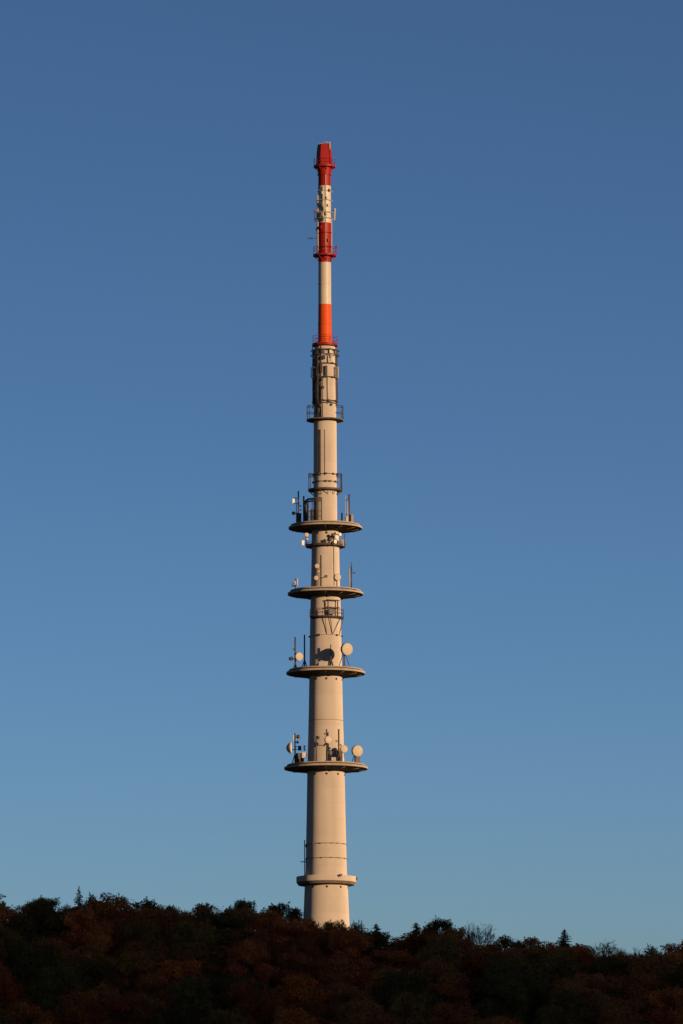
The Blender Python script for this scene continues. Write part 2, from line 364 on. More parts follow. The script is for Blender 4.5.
for ang, ya, yb, m_ in ((-166, 346, 408, 0), (-108, 346, 418, 0), (-102, 378, 418, 0), (-125, 350, 417, 0), (-18, 350, 405, 0), (-10, 350, 400, 0), (-155, 352, 404, 0), (30, 350, 404, 0), (120, 350, 404, 0)):
    q = 12.6 / sc(380)
    mb.tube((TX + q * math.cos(R(ang)), D + q * math.sin(R(ang)), Z(ya)), (TX + q * math.cos(R(ang)), D + q * math.sin(R(ang)), Z(yb)), 0.075)
    mb.build('antenna_pipe', M['steel'], tower); mb = MB()
mb = MB()
for ang, ya, yb in ((-75, 376, 400), (-72, 356, 364), (-165, 378, 402), (-76, 403, 404.5)):
    q = 11.1 / sc(380); mb.tube((TX + q * math.cos(R(ang)), D + q * math.sin(R(ang)), Z(ya)), (TX + q * math.cos(R(ang)), D + q * math.sin(R(ang)), Z(yb)), 0.15)
    mb.build('tube_aerial', M['pale'], tower); mb = MB()
mb = MB()
for ang, ya, yb, rr in ((-150, 193, 250, 7.7), (-8, 217, 252, 7.1), (-80, 174, 252, 6.62), (172, 200, 250, 7.4), (-104, 187, 220, 6.6)):
    pts = []
    for k in range(6):
        y = ya + (yb - ya) * k / 5; q = rr / sc(y); pts.append((TX + q * math.cos(R(ang)), D + q * math.sin(R(ang)), Z(y)))
    mb.path(pts, 0.055 if ang == -80 else 0.085); mb.build('cable_pipe', M['white'], mast); mb = MB()
for yb, a in ((190, -50), (218, -105), (217, -130), (206, -110)):
    p = on_shaft(yb, a, 0.1, 6.4 / sc(yb)); mb = MB(); mb.box(p, (0.35, 0.3, 0.45), R(a), bev=.05); mb.build('junction_box', M['steel'], mast)
# flood of small fittings under the third gallery
for k in range(10):
    a = -170 + 36 * k; p = on_shaft(351.8, a, 0.22); mb = MB(); mb.box(p, (0.3, 0.5, 0.62), R(a), bev=.06); mb.build('equipment_box', M['pale'] if k % 2 else M['grey'], tower)
for y, ang, w, h, mk in ((356.5, -62, .35, .5, 'grey'), (358, -95, .45, .6, 'steel'), (359.5, -140, .5, .8, 'steel'), (361, -160, .4, .9, 'grey'), (369, -108, .4, 1.5, 'steel'), (372, -136, .45, 1.6, 'steel'),
                          (380, -104, .3, .5, 'steel'), (388, -99, .35, .45, 'steel'), (402.2, -68, .5, .3, 'steel'), (405, -58, .3, .35, 'grey'), (406, -112, .35, .5, 'steel'), (411, -120, .3, .7, 'steel')):
    p = on_shaft(y, ang, .28); mb = MB(); mb.box(p, (.3, w, h), R(ang), bev=.04); mb.build('equipment_box', M[mk], tower)
for y, ang, w, h, mk in ((198, -70, .35, .5, 'pale'), (203.5, -112, .4, .6, 'grey'), (205, -60, .3, .45, 'pale'), (208.5, -92, .35, .6, 'pale'), (213.5, -75, .35, .5, 'galv'), (214, -120, .4, .7, 'grey'),
                          (219.5, -108, .4, .4, 'steel'), (227, -120, .35, .5, 'red'), (240, -60, .3, .5, 'red'), (192.5, -110, .3, .5, 'pale')):
    p = on_shaft(y, ang, .16, 6.35 / sc(y)); mb = MB(); mb.box(p, (.24, w, h), R(ang), bev=.04); mb.build('junction_box', M[mk], mast)
for ang, ya, yb in ((-112, 347, 417), (-117, 352, 400), (-138, 350, 417), (-148, 352, 404), (-64, 349, 362)):
    q = 12.0 / sc(380); mb = MB(); mb.tube((TX + q * math.cos(R(ang)), D + q * math.sin(R(ang)), Z(ya)), (TX + q * math.cos(R(ang)), D + q * math.sin(R(ang)), Z(yb)), 0.055); mb.build('antenna_pipe', M['steel'], tower)
# maintenance balcony between the second and third platforms
mb = MB(); zf = Z(617.4); rr = 18.4 / sc(617); ri = rad(617) - .02
mb.lathe([(ri, zf - .32), (rr, zf), None, (rr, zf), (rr, zf + .16), None, (rr, zf + .16), (ri, zf + .16)], TC, 64, R(-150), R(0))
bal = mb.build('balcony', M['steel'], tower)
railing(rr - .06, zf + .16, 1.2, bal, M['steel'], ((-150, 0),), 25, 0.045)
mb = MB()
for a, b in ((-92, -86), (-74, -66), (-30, -64), (-8, -30)):
    mb.tube((TX + rr * .97 * math.cos(R(a)), D + rr * .97 * math.sin(R(a)), zf), on_shaft(635, b, 0.04), 0.055, n=6)
    mb.build('strut', M['steel'], bal); mb = MB()
mb = MB(); p0 = on_shaft(608, -82, .5); p1 = on_shaft(608, -48, .5)
for p in (p0, p1): mb.tube((p.x, p.y, zf), (p.x, p.y, Z(600.6)), 0.10)
for yy in (601.2, 608.5): mb.tube((p0.x - .3, p0.y, Z(yy)), (p1.x + .3, p1.y, Z(yy)), 0.09)
mb.build('hoist_frame', M['steel'], bal)
mb = MB(); mb.box((X(332, 612), D - rad(612) - .28, zf + .75), (1.1, .4, .8), R(12), bev=.05); mb.build('motor_box', M['grey'], bal)

# ------------------------------------------------------------------ antennas and equipment: things on the tower
GD, GM, GP, GB = 'dish antennas on the tower', 'antenna poles on the tower platforms', 'panel antennas on the tower', 'equipment on the tower platforms'
def radial(x, y, d, k, to):                           # a point, and the nearest point on the shaft or pole that carries it
    pass
def dish(x, y, rpx, d, face, label, base=None, hold=None, tilt=0.0, depth=0.55, grey=False, drum='grey', cover='radome', bowl=.45, post_r=0.08, name='dish_antenna', base_w=0.0):
    """drum dish whose cover centre shows at pixel x,y; d metres behind the axis; face = degrees it looks to the right of the viewer;
    base: height its post stands on; hold: a point its bracket reaches instead"""
    c = Vector((X(x, y, d), D + d, Z(y, d))); r = rpx / sc(y)
    nrm = Vector((math.sin(R(face)) * math.cos(R(tilt)), -math.cos(R(face)) * math.cos(R(tilt)), math.sin(R(tilt))))
    back = c - nrm * (r * (depth + .55))
    if base is not None: org = (back.x, back.y, base)
    elif hold is not None: org = tuple(hold)
    else: org = tuple(back)
    t = thing(name, label, 'dish', org, GD)
    mb = MB(); mb.disc(c, nrm, [(0.02, -r * (depth + bowl)), (r * .4, -r * (depth + bowl * .87)), (r * .75, -r * (depth + bowl * .5)), (r * 1.0, -r * depth), (r * 1.0, -0.0), (r * .93, 0.0)])
    mb.build('reflector', M[drum], t)
    mb = MB(); mb.disc(c, nrm, [(r * .95, 0.004), (r * .8, r * .05), (r * .4, r * .10), (0.001, r * .12)])
    mb.build('radome', M['grey'] if grey else M[cover], t)
    mb = MB()
    mb.box(back + nrm * (r * .14), (0.22 + r * .3, 0.22 + r * .3, 0.3 + r * .4), R(face))
    if base is not None:
        mb.tube((back.x, back.y, base), (back.x, back.y, back.z + r * .5), post_r)
        mb.tube((back.x, back.y, base), (back.x, back.y, base + .08), max(post_r * 3, .25), n=12)
        if base_w:
            for s_ in (-1, 1): mb.tube((back.x + s_ * base_w, back.y + .3, base), (back.x, back.y, back.z - r * .2), 0.06, n=6)
    if hold is not None: mb.tube(back + nrm * r * .1, hold, max(.05, post_r * .8), n=8)
    mb.build('bracket', M['steel'], t)
    return t, c
def pole(x, ytop, d, zb, label, r=0.11, arms=(), foot=0.0, name='antenna_mast', m='steel', whip=0.0, twin=None):
    """post of height up to pixel ytop standing at zb; arms: (pixel y, reach in metres)"""
    p = Vector((X(x, ytop, d), D + d, zb)); zt = Z(ytop, d)
    t = thing(name, label, 'antenna pole', tuple(p), GM)
    mb = MB(); mb.tube(p, (p.x, p.y, zt - whip), r); 
    if whip: mb.tube((p.x, p.y, zt - whip), (p.x, p.y, zt), r * .5, r * .3)
    mb.build('pole', M[m], t)
    mb = MB(); mb.tube(p, p + Vector((0, 0, .1)), max(.28, r * 2.6), n=14)
    if foot:
        for k in range(4):
            a = R(45 + 90 * k); mb.tube((p.x + foot * math.cos(a), p.y + foot * math.sin(a), zb + .04), (p.x, p.y, zb + foot * 2.6), 0.09, 0.07, n=6)
    mb.build('base_plate', M['steel'], t)
    for ya, L in arms:
        mb = MB(); za = Z(ya, d); mb.tube((p.x, p.y, za), (p.x + L, p.y, za), 0.07); mb.box((p.x + L, p.y, za), (.16, .16, .3)); mb.build('arm', M['steel'], t)
    if twin:
        mb = MB(); q = p + Vector((-twin, -.1, 0)); mb.tube(q, (q.x, q.y, zt - 1.2), r * .7)
        for f in (.35, .8): mb.tube((q.x, q.y, zb + (zt - zb) * f), (p.x, p.y, zb + (zt - zb) * f), .05, n=6)
        mb.build('aerial_tube', M['pale'], t)
    return t, p, zt
def panel(x, ya, yb, wpx, d, face, label, m='pale', lean=0.0, hold=None, group=GP, cat='panel antenna'):
    z0, z1 = Z(yb, d), Z(ya, d); c = Vector((X(x, (ya + yb) / 2, d), D + d, (z0 + z1) / 2)); w = wpx / sc(ya)
    t = thing('panel_antenna', label, cat, (c.x, c.y, z0), group); mb = MB(); mb.box(c, (w, max(.14, w * .45), z1 - z0), R(face), bev=w * .2)
    if lean:
        for i, v in enumerate(mb.v): mb.v[i] = (v[0] + lean * (v[2] - c.z), v[1], v[2])
    mb.build('cover', M[m], t)
    mb = MB(); h = Vector((TX, D, c.z)) - c; h.z = 0; tgt = c + h.normalized() * min(h.length - .2, .6) if hold is None else Vector(hold)
    for f in (.2, .8):
        za = z0 + (z1 - z0) * f; mb.tube((c.x + lean * (za - c.z), c.y, za), (tgt.x, tgt.y, za), 0.05, n=6)
    mb.build('bracket', M['steel'], t)
    return t
def cabinet(x, yt, wpx, d, zb, label, m='pale', dep=0.5, rot=10, cat='cabinet', name='equipment_cabinet'):
    p = Vector((X(x, yt, d), D + d, zb)); zt = Z(yt, d); w = wpx / sc(yt)
    t = thing(name, label, cat, tuple(p), GB)
    mb = MB(); mb.box((p.x, p.y, (zb + .1 + zt) / 2), (w, dep, zt - zb - .1), R(rot), bev=.04); mb.build('body', M[m], t)
    mb = MB(); mb.box((p.x, p.y, zb + .05), (w * .85, dep * .85, .1), R(rot)); mb.build('plinth', M['steel'], t)
    mb = MB(); mb.box((p.x, p.y, zt + .03), (w * 1.08, dep * 1.1, .06), R(rot)); mb.build('lid', M[m], t)
    return t
zA, zB, zC, zD = (DECK[k][0] for k in 'ABCD')

# lowest platform (D)
t, p, zt = pole(295.0, 732.5, -.4, zD, 'dark pole beside the big side-on dish, far left of the lowest platform', 0.12, foot=.75)
dish(291.2, 747, 6.0, -.7, 84, 'large dish seen edge-on, facing right, at the left end of the lowest platform', hold=(p.x, p.y, Z(749, -.4)), depth=.06, bowl=.8, drum='pale', cover='cover')
dish(298.6, 735.9, 2.0, -.1, 150, 'small dark dish near the top of the left pole of the lowest platform', hold=(p.x, p.y, Z(737, -.4)), grey=True)
dish(298.0, 741.4, 1.3, -.1, 160, 'tiny dark dish below another on the left pole of the lowest platform', hold=(p.x, p.y, Z(742, -.4)), grey=True)
panel(293.2, 734, 739.5, 1.2, -.7, 20, 'thin pale panel antenna at the top of the left pole above the edge-on dish', hold=(p.x, p.y, 0))
cabinet(299.2, 753.0, 8.0, .2, zD, 'dark equipment box at the foot of the left pole on the lowest platform', 'steel', 1.0, 20)
panel(299.6, 745, 749.6, 3.6, -.1, 30, 'small dark square panel right of the edge-on dish on the lowest platform', 'grey', hold=(p.x, p.y, 0))
dish(303.7, 754.2, 3.2, -2.0, 16, 'mid-size pale dish low down left of the shaft on the lowest platform', base=zD)
panel(304.2, 744.5, 750, 1.3, -1.4, 0, 'slim pale aerial tube above the low dish left of the shaft, lowest platform', hold=(X(306, 748, -1.4), D - 1.2, 0))
t, p, zt = pole(316.3, 735, -4.4, zD, 'thin dark pole in front of the shaft edge on the lowest platform', 0.085, arms=((744.5, 1.3),))
dish(318.5, 736.8, 1.7, -4.2, 150, 'small dark dish on the thin pole before the shaft edge, lowest platform', hold=(p.x, p.y, Z(738, -4.4)), grey=True)
t, p, zt = pole(326.6, 728.3, -4.9, zD, 'dark pole before the middle of the shaft on the lowest platform', 0.11, arms=((733, -.35),))
dish(328.6, 738.9, 3.8, -5.2, 25, 'pale dish in front of the middle of the shaft on the lowest platform', hold=(p.x, p.y, Z(740, -4.9)))
dish(330.2, 752.2, 3.3, -5.1, 125, 'dark dish seen from behind, low in front of the shaft', base=zD, grey=True)
t, p, zt = pole(338.7, 728.4, -4.6, zD, 'tall dark pole at the right side of the shaft face, lowest platform', 0.13, arms=((740.3, -.45), (744.2, .35)), foot=.55)
dish(344.3, 748.1, 3.8, -4.2, 22, 'mid-size pale dish at the right edge of the shaft, lowest platform', hold=(p.x, p.y, Z(749, -4.6)))
cabinet(338.9, 750.6, 6.4, -4.0, zD, 'dark equipment cabinet at the foot of the tall pole, lowest platform', 'steel', .8, 15)
dish(357.8, 750.2, 5.7, -1.6, 24, 'large round pale dish at the right end of the lowest platform', base=zD, base_w=.7, post_r=.16, tilt=-4)
cabinet(357.3, 756.0, 4.6, -1.0, zD, 'squat dark box under the large right-hand dish of the lowest platform', 'grey', .7, 10)
cabinet(333.4, 757.0, 4.6, -5.6, zD, 'small pale cabinet on the front edge of the lowest platform', 'pale', .6, 5)
# third platform from the top (C)
t, p, zt = pole(295.2, 636, -.2, zC, 'left one of two tall dark poles on the second-lowest platform, carrying a dish', 0.13, arms=((648.3, -.3),), foot=.5)
dish(299.4, 655.6, 4.3, -.9, 28, 'pale dish between the two tall dark poles on the second-lowest platform', hold=(p.x, p.y, Z(656, -.2)), tilt=-4)
dish(291.9, 657.6, 2.1, -.5, 60, 'small dark dish left of the two tall poles on the second-lowest platform', hold=(p.x, p.y, Z(658, -.2)), grey=True)
pole(304.5, 633.8, .8, zC, 'right one of two tall dark poles on the second-lowest platform', 0.12, foot=.75)
dish(347.6, 648.3, 6.25, -5.7, 30, 'big round pale dish right of the shaft on the second-lowest platform', base=zC, base_w=.9, post_r=.14, depth=.5, tilt=-5)
pole(330.8, 643.6, -4.2, zC, 'thin dark pole in front of the shaft on the second-lowest platform', 0.08, foot=.5)
cabinet(322.2, 661.2, 7.0, -4.2, zC, 'low pale box in front of the shaft on the second-lowest platform', 'pale', .7, 0)
# second platform from the top (B)
t, p, zt = pole(321.0, 554.2, -4.0, zB, 'dark pole carrying small dishes before the shaft on the second-highest platform', 0.12)
dish(317.2, 565.0, 2.3, -4.2, 5, 'uppermost small dish on the pole of the second-highest platform', hold=(p.x, p.y, Z(565, -4)))
dish(318.9, 570.4, 1.2, -4.2, 5, 'tiny dish between two larger ones on the pole of the second-highest platform', hold=(p.x, p.y, Z(570, -4)))
dish(316.4, 576.9, 2.3, -4.3, 5, 'lowest small dish on the pole of the second-highest platform', hold=(p.x, p.y, Z(577, -4)))
dish(327.0, 575.4, 1.4, -4.2, 120, 'small dark dish on an arm before the shaft, second-highest platform', hold=(p.x, p.y, Z(577.5, -4)), grey=True)
dish(337.9, 576.2, 3.5, -2.0, 20, 'round pale dish at the right edge of the shaft, second-highest platform', base=zB, post_r=.1, depth=.3)
pole(351.4, 560.6, -.8, zB, 'tall dark pole with a side arm at the right end of the second-highest platform', 0.12, arms=((572, .55),), twin=.3, whip=.8)
for (x, ya, yb, m, lb) in ((292.6, 581.5, 585.5, 'grey', 'leftmost small dark panel at the left rim of the second-highest platform'),
                           (295.0, 579.5, 586.0, 'pale', 'slim pale panel at the left rim of the second-highest platform'),
                           (297.4, 577.5, 584.5, 'pale', 'tallest slim pale panel at the left rim of the second-highest platform')):
    panel(x, ya, yb, 1.3, .6, 15, lb, m, hold=(X(295.4, 582, 1.0), D + 1.0, 0))
pole(295.4, 577.8, 1.0, zB, 'short dark post behind the small panels, left rim of the second-highest platform', 0.09)
# highest platform (A)
t, p, zt = pole(298.5, 489.8, 1.2, zA, 'tall dark pole at the left rim of the highest platform', 0.12, arms=((497, -.5), (505, .4), (509, .4)), foot=.4)
panel(293.4, 497.8, 502.6, 2.8, .5, 30, 'small white square antenna on the left pole of the highest platform', 'cover', hold=(p.x, p.y, 0))
dish(294.1, 512.2, 1.8, 1.3, 150, 'small dark dish on the left pole of the highest platform', hold=(p.x, p.y, Z(512, 1.2)), grey=True)
pole(303.8, 495.0, 2.2, zA, 'dark pole between the equipment frame and the left rim pole, highest platform', 0.13)
fx0, fx1, fd = X(304.4, 500, 1.0), X(321.6, 500, -2.6), 0
t = thing('equipment_cage', 'dark steel equipment cage left of the shaft on the highest platform', 'cage', (fx0, D + 1.0, zA), GB)
zf = Z(499.6, 0)
c4 = [Vector((fx0, D + 1.6, 0)), Vector((X(308.5, 500), D - 1.8, 0)), Vector((fx1, D - 3.0, 0)), Vector((X(314, 500), D - 1.2, 0))]
mb = MB()
for c in c4[:3] + [c4[0].lerp(c4[1], .33), c4[0].lerp(c4[1], .66), c4[1].lerp(c4[2], .3), c4[1].lerp(c4[2], .65)]: mb = MB(); mb.tube((c.x, c.y, zA), (c.x, c.y, zf), .085); mb.build('post', M['steel'], t)
mb = MB()
for a, b in ((0, 1), (1, 2)):
    for hh, r_ in ((zf, .17), (zf - .38, .13), (zA + 1.1, .06), (zA + 2.0, .05)): mb = MB(); mb.tube((c4[a].x, c4[a].y, hh), (c4[b].x, c4[b].y, hh), r_); mb.build('beam', M['steel'], t)
mb = MB()
for f, g2 in ((.25, 0), (.6, 0)):
    q = c4[0].lerp(c4[1], f); mb.box((q.x, q.y + .3, zA + 1.3), (.5, .4, 2.4), R(20), bev=.04); mb.build('rack', M['steel'], t); mb = MB()
q = c4[1].lerp(c4[2], .45); mb.box((q.x, q.y + .35, zA + 1.1), (1.3, .5, 2.5), R(-12), bev=.04)
mb.build('rack', M['steel'], t)
mb = MB()
for f in (.15, .5, .85): q = c4[0].lerp(c4[1], f); mb = MB(); mb.tube((q.x, q.y - .1, zA + .4), (q.x, q.y - .1, zf - .8), .07); mb.build('aerial_tube', M['pale'], t)
pole(349.3, 493.2, -1.0, zA, 'thick dark whip pole on the right of the highest platform', 0.13, twin=.28)
cabinet(351.6, 514.2, 2.6, -1.0, zA, 'small upright cabinet beside the right whip pole, highest platform', 'deck', .6, 25)
cabinet(342.0, 512.4, 1.6, .2, zA, 'narrow dark post box between the shaft and the right whip pole', 'grey', .3, 0)
pole(296.4, 501.5, 1.6, zA, 'thin short rod left of the tall pole at the left rim of the highest platform', 0.06)
cabinet(298.9, 512.6, 4.6, .6, zA, 'dark equipment box at the foot of the tall left pole, highest platform', 'steel', .6, 15)
cabinet(347.0, 516.0, 2.6, -1.4, zA, 'small pale box left of the right whip pole on the highest platform', 'pale', .4, 15)
panel(345.6, 494.5, 518.5, .55, .2, 0, 'very thin pale rod antenna between shaft and right whip pole, highest platform', 'pale', hold=(X(349.3, 505, -1.0), D - 1.0, 0))
# clusters hanging below the highest platform
zr = Z(546.2) + .34
t, p, zt = pole(306.3, 534.5, -1.2, zr, 'short post on the ring under the left side of the highest platform', 0.09)
dish(306.8, 533.6, 2.2, -1.7, 12, 'upper small dish under the left side of the highest platform', hold=(p.x, p.y, Z(535.5, -1.2)))
dish(307.4, 537.9, 1.2, -1.6, 12, 'tiny dish under the left side of the highest platform', hold=(p.x, p.y, Z(538, -1.2)))
panel(302.9, 539.4, 544.2, 3.2, -1.5, 20, 'pale square panel hanging at the left under the highest platform', 'cover', hold=(p.x, p.y, 0))
t, p, zt = pole(344.5, 533.0, -.8, zr, 'thin post on the ring under the right side of the highest platform', 0.07)
panel(341.9, 538.6, 545.0, 4.4, -1.5, 25, 'large buff square panel at the right under the highest platform', 'deck', hold=(p.x, p.y, 0))
t, p, zt = pole(334.0, 532.5, -2.9, zr, 'dark post among the dish cluster under the highest platform', 0.10)
for (x, y, r_, f, gy_, lb) in ((340.2, 533.4, 1.8, 20, False, 'upper right pale dish of the cluster under the highest platform'),
                               (337.0, 536.2, 2.1, 20, False, 'brightest dish in the middle of the cluster under the highest platform'),
                               (335.6, 540.8, 1.9, 30, False, 'lowest pale dish of the cluster under the highest platform'),
                               (330.5, 538.4, 1.9, 140, True, 'dark dish at the left of the cluster under the highest platform'),
                               (333.6, 542.2, 1.9, 140, True, 'dark dish at the bottom of the cluster under the highest platform'),
                               (333.9, 533.6, 1.6, 60, True, 'dark dish at the top of the cluster under the highest platform')):
    dish(x, y, r_, -3.0 if gy_ else -3.35, f, lb, hold=(p.x, p.y, Z(y, -2.9)), grey=gy_, cover='cover')
# upper shaft and mast panels
for (x, ya, yb, w, ang, m, lb) in ((326.2, 364.4, 375.6, 2.8, -88, 'steel', 'dark grey panel antenna at the front of the shaft below the orange section'),
                                   (338.2, 365.5, 377.0, 1.8, -10, 'radome', 'white panel antenna right of the shaft below the orange section'),
                                   (336.2, 364.8, 376.6, 2.2, -30, 'grey', 'grey panel antenna just inside the white one right of the shaft'),
                                   (311.4, 366.0, 377.0, 1.4, -178, 'pale', 'outer pale panel antenna left of the shaft below the orange section'),
                                   (314.2, 367.0, 377.5, 2.6, -150, 'grey', 'dark panel antenna at the left edge of the upper shaft'),
                                   (318.6, 366.0, 377.5, 2.4, -122, 'grey', 'dark panel antenna on the shaded left face of the upper shaft')):
    q = (11.6 if ang in (-88, -122) else 13.2) / sc(ya); d = q * math.sin(R(ang)); panel(x, ya, yb, w, d, ang + 90, lb, m)
panel(314.8, 207.5, 220.5, 1.6, -.2, 60, 'dark slanting panel antenna left of the white mast section', 'grey', lean=-.09)
panel(335.0, 207.0, 219.0, 1.5, -.2, 0, 'white slanting panel antenna right of the white mast section', 'radome', lean=.05)
panel(317.3, 208.0, 220.0, 1.2, -.5, 60, 'pale panel antenna between the slanting one and the white mast section', 'pale', lean=-.04)
p = Vector((TX - 6.3 / sc(228), D - .1, Z(228)))
dish(316.2, 228, 1.6, -.3, -100, 'small dark dish left of the upper red mast section', hold=tuple(p), grey=True)
z_ = Z(237); xr = TX - 6.3 / sc(237)
t = thing('rod_antenna', 'thin horizontal rod antenna pointing left from the upper red mast section', 'antenna', (xr, D, z_), GP)
mb = MB(); mb.tube((xr, D - .2, z_), (X(307.6, 237), D - .2, z_ - .05), .055, .03); mb.build('boom', M['steel'], t)
mb = MB()
for xx in (309.5, 311.6, 312.6): mb.tube((X(xx, 237), D - .5, z_ - .03), (X(xx, 237), D + .1, z_ - .03), .035); mb.tube((X(xx, 237), D - .2, z_ - .3), (X(xx, 237), D - .2, z_ + .2), .035)
mb.build('element', M['steel'], t)
t = thing('warning_lamp', 'small lamp on the right of the gallery between red and white mast sections', 'lamp', (X(337.2, 247), D - .3, Z(254)), GB)
mb = MB(); mb.tube((X(336.6, 250), D - .3, Z(253.5)), (X(336.6, 250), D - .3, Z(247)), .04); mb.build('post', M['red'], t)
mb = MB(); mb.disc((X(336.6, 247), D - .3, Z(247)), (0, 0, 1), [(.12, 0), (.16, .1), (.16, .3), (.05, .42), (.001, .43)], 14); mb.build('lamp_glass', M['red'], t)
# lower shaft fittings
t = thing('cable_ladder_pole', 'thin dark pole standing on the parapet gallery left of the shaft', 'pole', (X(304.6, 876), D - 1.0, Z(876)), GM)
mb = MB(); mb.tube((X(304.6, 876), D - 1, Z(882)), (X(304.6, 876), D - 1, Z(839.8)), .085); mb.build('pole', M['steel'], t)
mb = MB(); mb.tube((X(300.4, 861.6), D - 1, Z(861.6)), (X(306.6, 861.6), D - 1, Z(861.6)), .08); mb.tube((X(304.6, 846), D - 1, Z(846)), (X(307.5, 846), D - 1, Z(846)), .08); mb.box((X(306.4, 846), D - 1, Z(846)), (.3, .3, .45)); mb.build('arm', M['steel'], t)
for x, y, lb in ((340.6, 874.2, 'small dark floodlight box on the parapet rim near the base, in front'), (356.2, 877.8, 'small dark floodlight box at the right end of the parapet gallery')):
    d = -4.8 if x < 350 else -.6
    t = thing('floodlight', lb, 'floodlight', (X(x, y, d), D + d, Z(y + 1.4, d)), GB)
    mb = MB(); mb.box((X(x, y, d), D + d, Z(y, d)), (.42, .3, .3), R(20), bev=.04); mb.build('lamp_housing', M['steel'], t)
    mb = MB(); mb.tube((X(x, y, d), D + d, Z(y + 2.2, d)), (X(x, y, d), D + d, Z(y, d)), .05, n=6); mb.build('bracket', M['steel'], t)

# ------------------------------------------------------------------ trees
def rnd_dir(rn):
    z = rn.uniform(-1, 1); a = rn.uniform(0, 2 * math.pi); s_ = math.sqrt(1 - z * z); return Vector((s_ * math.cos(a), s_ * math.sin(a), z))
def leaf(mb, c, nrm, sz, rn):
    u = nrm.orthogonal().normalized(); w = nrm.cross(u); a = rn.uniform(0, 6.28)
    u, w = u * math.cos(a) + w * math.sin(a), w * math.cos(a) - u * math.sin(a)
    L, Wd = sz * rn.uniform(.8, 1.3), sz * rn.uniform(.45, .8)
    mb.add([c - u * L * .5, c + w * Wd * .5 + nrm * sz * .08, c + u * L * .55, c - w * Wd * .5 + nrm * sz * .08], [(0, 1, 2, 3)])
def broadleaf(seed, spread, blobs, leaves, layered=False):
    """unit crown: about 10 m wide, top at z = 12, clumps carried by limbs"""
    rn = random.Random(seed); mb = MB(); tk = MB(); cs = []
    for k in range(blobs):
        a = k * 2.4 + rn.uniform(-.5, .5); f = (k + .5) / blobs
        zz = 3.2 + 7.6 * f + rn.uniform(-.8, .8)
        env = math.sin(min(1, max(.0, (zz - 2.0) / 10.6)) * math.pi) ** .6
        rr = rn.uniform(.45, 1.0) * 3.9 * spread * env
        br = rn.uniform(1.1, 2.1) * (1.0 if zz < 9.5 else .8)
        cs.append((Vector((rr * math.cos(a), rr * math.sin(a), min(zz, 12.0 - br * .7))), br))
    cs.append((Vector((rn.uniform(-.8, .8), rn.uniform(-.8, .8), 10.6)), 1.4))
    for c, br in cs:
        sq = Vector((1.15, 1.15, .55 if layered else .8)); offs = rn.uniform(0, 9)
        nl = int(leaves * br * br / 2.6)
        for _ in range(nl):
            dv = rnd_dir(rn); q = 1 + .75 * noise.noise(dv * 1.9 + Vector((offs, 0, 0)))
            rr = br * q * (rn.random() ** .2)
            p = c + Vector((dv.x * sq.x, dv.y * sq.y, dv.z * sq.z)) * rr
            leaf(mb, p, (dv + rnd_dir(rn) * .6 + Vector((0, 0, .35))).normalized(), rn.uniform(.24, .44), rn)
        for _ in range(3):                                             # leafy shoots standing out of the clump
            dv = (rnd_dir(rn) + Vector((0, 0, .55))).normalized(); L = rn.uniform(.45, 1.15)
            if dv.z < 0: continue
            p0 = c + Vector((dv.x * sq.x, dv.y * sq.y, dv.z * sq.z)) * br * .8
            tk.tube(c, p0 + dv * L, .03, .012, 4, False)
            for j in range(26):
                f = rn.random(); leaf(mb, p0 + dv * L * f + rnd_dir(rn) * (.34 * (1.1 - f)), rnd_dir(rn), rn.uniform(.16, .32), rn)
        for _ in range(int(nl * .01)):                                # stray sprigs beyond the clump
            dv = rnd_dir(rn); dv.z = abs(dv.z) * .8; p = c + Vector((dv.x * sq.x, dv.y * sq.y, dv.z)) * br * rn.uniform(1.0, 1.15); leaf(mb, p, rnd_dir(rn), .3, rn)
    tk.tube((0, 0, -.6), (0, 0, 4.5), .30, .22, 8); tk.tube((0, 0, 4.5), (.2, .1, 9.6), .22, .07, 7)
    for c, br in cs:
        b0 = Vector((0, 0, rn.uniform(2.8, 5.5))); mid = b0.lerp(c, .55) + Vector((0, 0, -.3)); tk.tube(b0, mid, .13, .08, 5); tk.tube(mid, c + Vector((0, 0, br * .5)), .08, .03, 5)
    return mb, tk
def conifer(seed, w=2.3, h=12.0, droop=.35, power=1.0, gap=.42):
    rn = random.Random(seed); mb = MB(); tk = MB(); tk.tube((0, 0, -.5), (0, 0, h), .22, .02, 8)
    z = 1.6
    while z < h - .25:
        f = (h - z) / (h - 1.6); L0 = w * f ** power + .04; nb = 10 if f > .3 else 7
        for k in range(nb):
            a = rn.uniform(0, 6.28); L = L0 * rn.uniform(.45, 1.25); dv = Vector((math.cos(a), math.sin(a), 0)); sd_ = Vector((-dv.y, dv.x, 0))
            up = .35 * (1 - f) * L
            tk.tube((0, 0, z), dv * L * .8 + Vector((0, 0, z - droop * L * .6 + up)), .03, .01, 4, False)
            for j in range(int(3 + L * 22)):
                s_ = rn.random() ** .8; p = dv * L * s_ + Vector((0, 0, z + rn.uniform(-.12, .12) * (.3 + f) - droop * L * s_ * s_ + up * s_)) + sd_ * rn.uniform(-1, 1) * (.04 + .32 * L * (1 - s_) * .8)
                leaf(mb, p, (Vector((0, 0, 1)) + rnd_dir(rn) * .9).normalized(), rn.uniform(.14, .28) * (.5 + .5 * min(1, f * 2.5)), rn)
        z += gap * (.45 + .55 * f)
    for k in range(14): leaf(mb, Vector((0, 0, h - .9 * k / 14)), rnd_dir(rn), .12, rn)
    return mb, tk
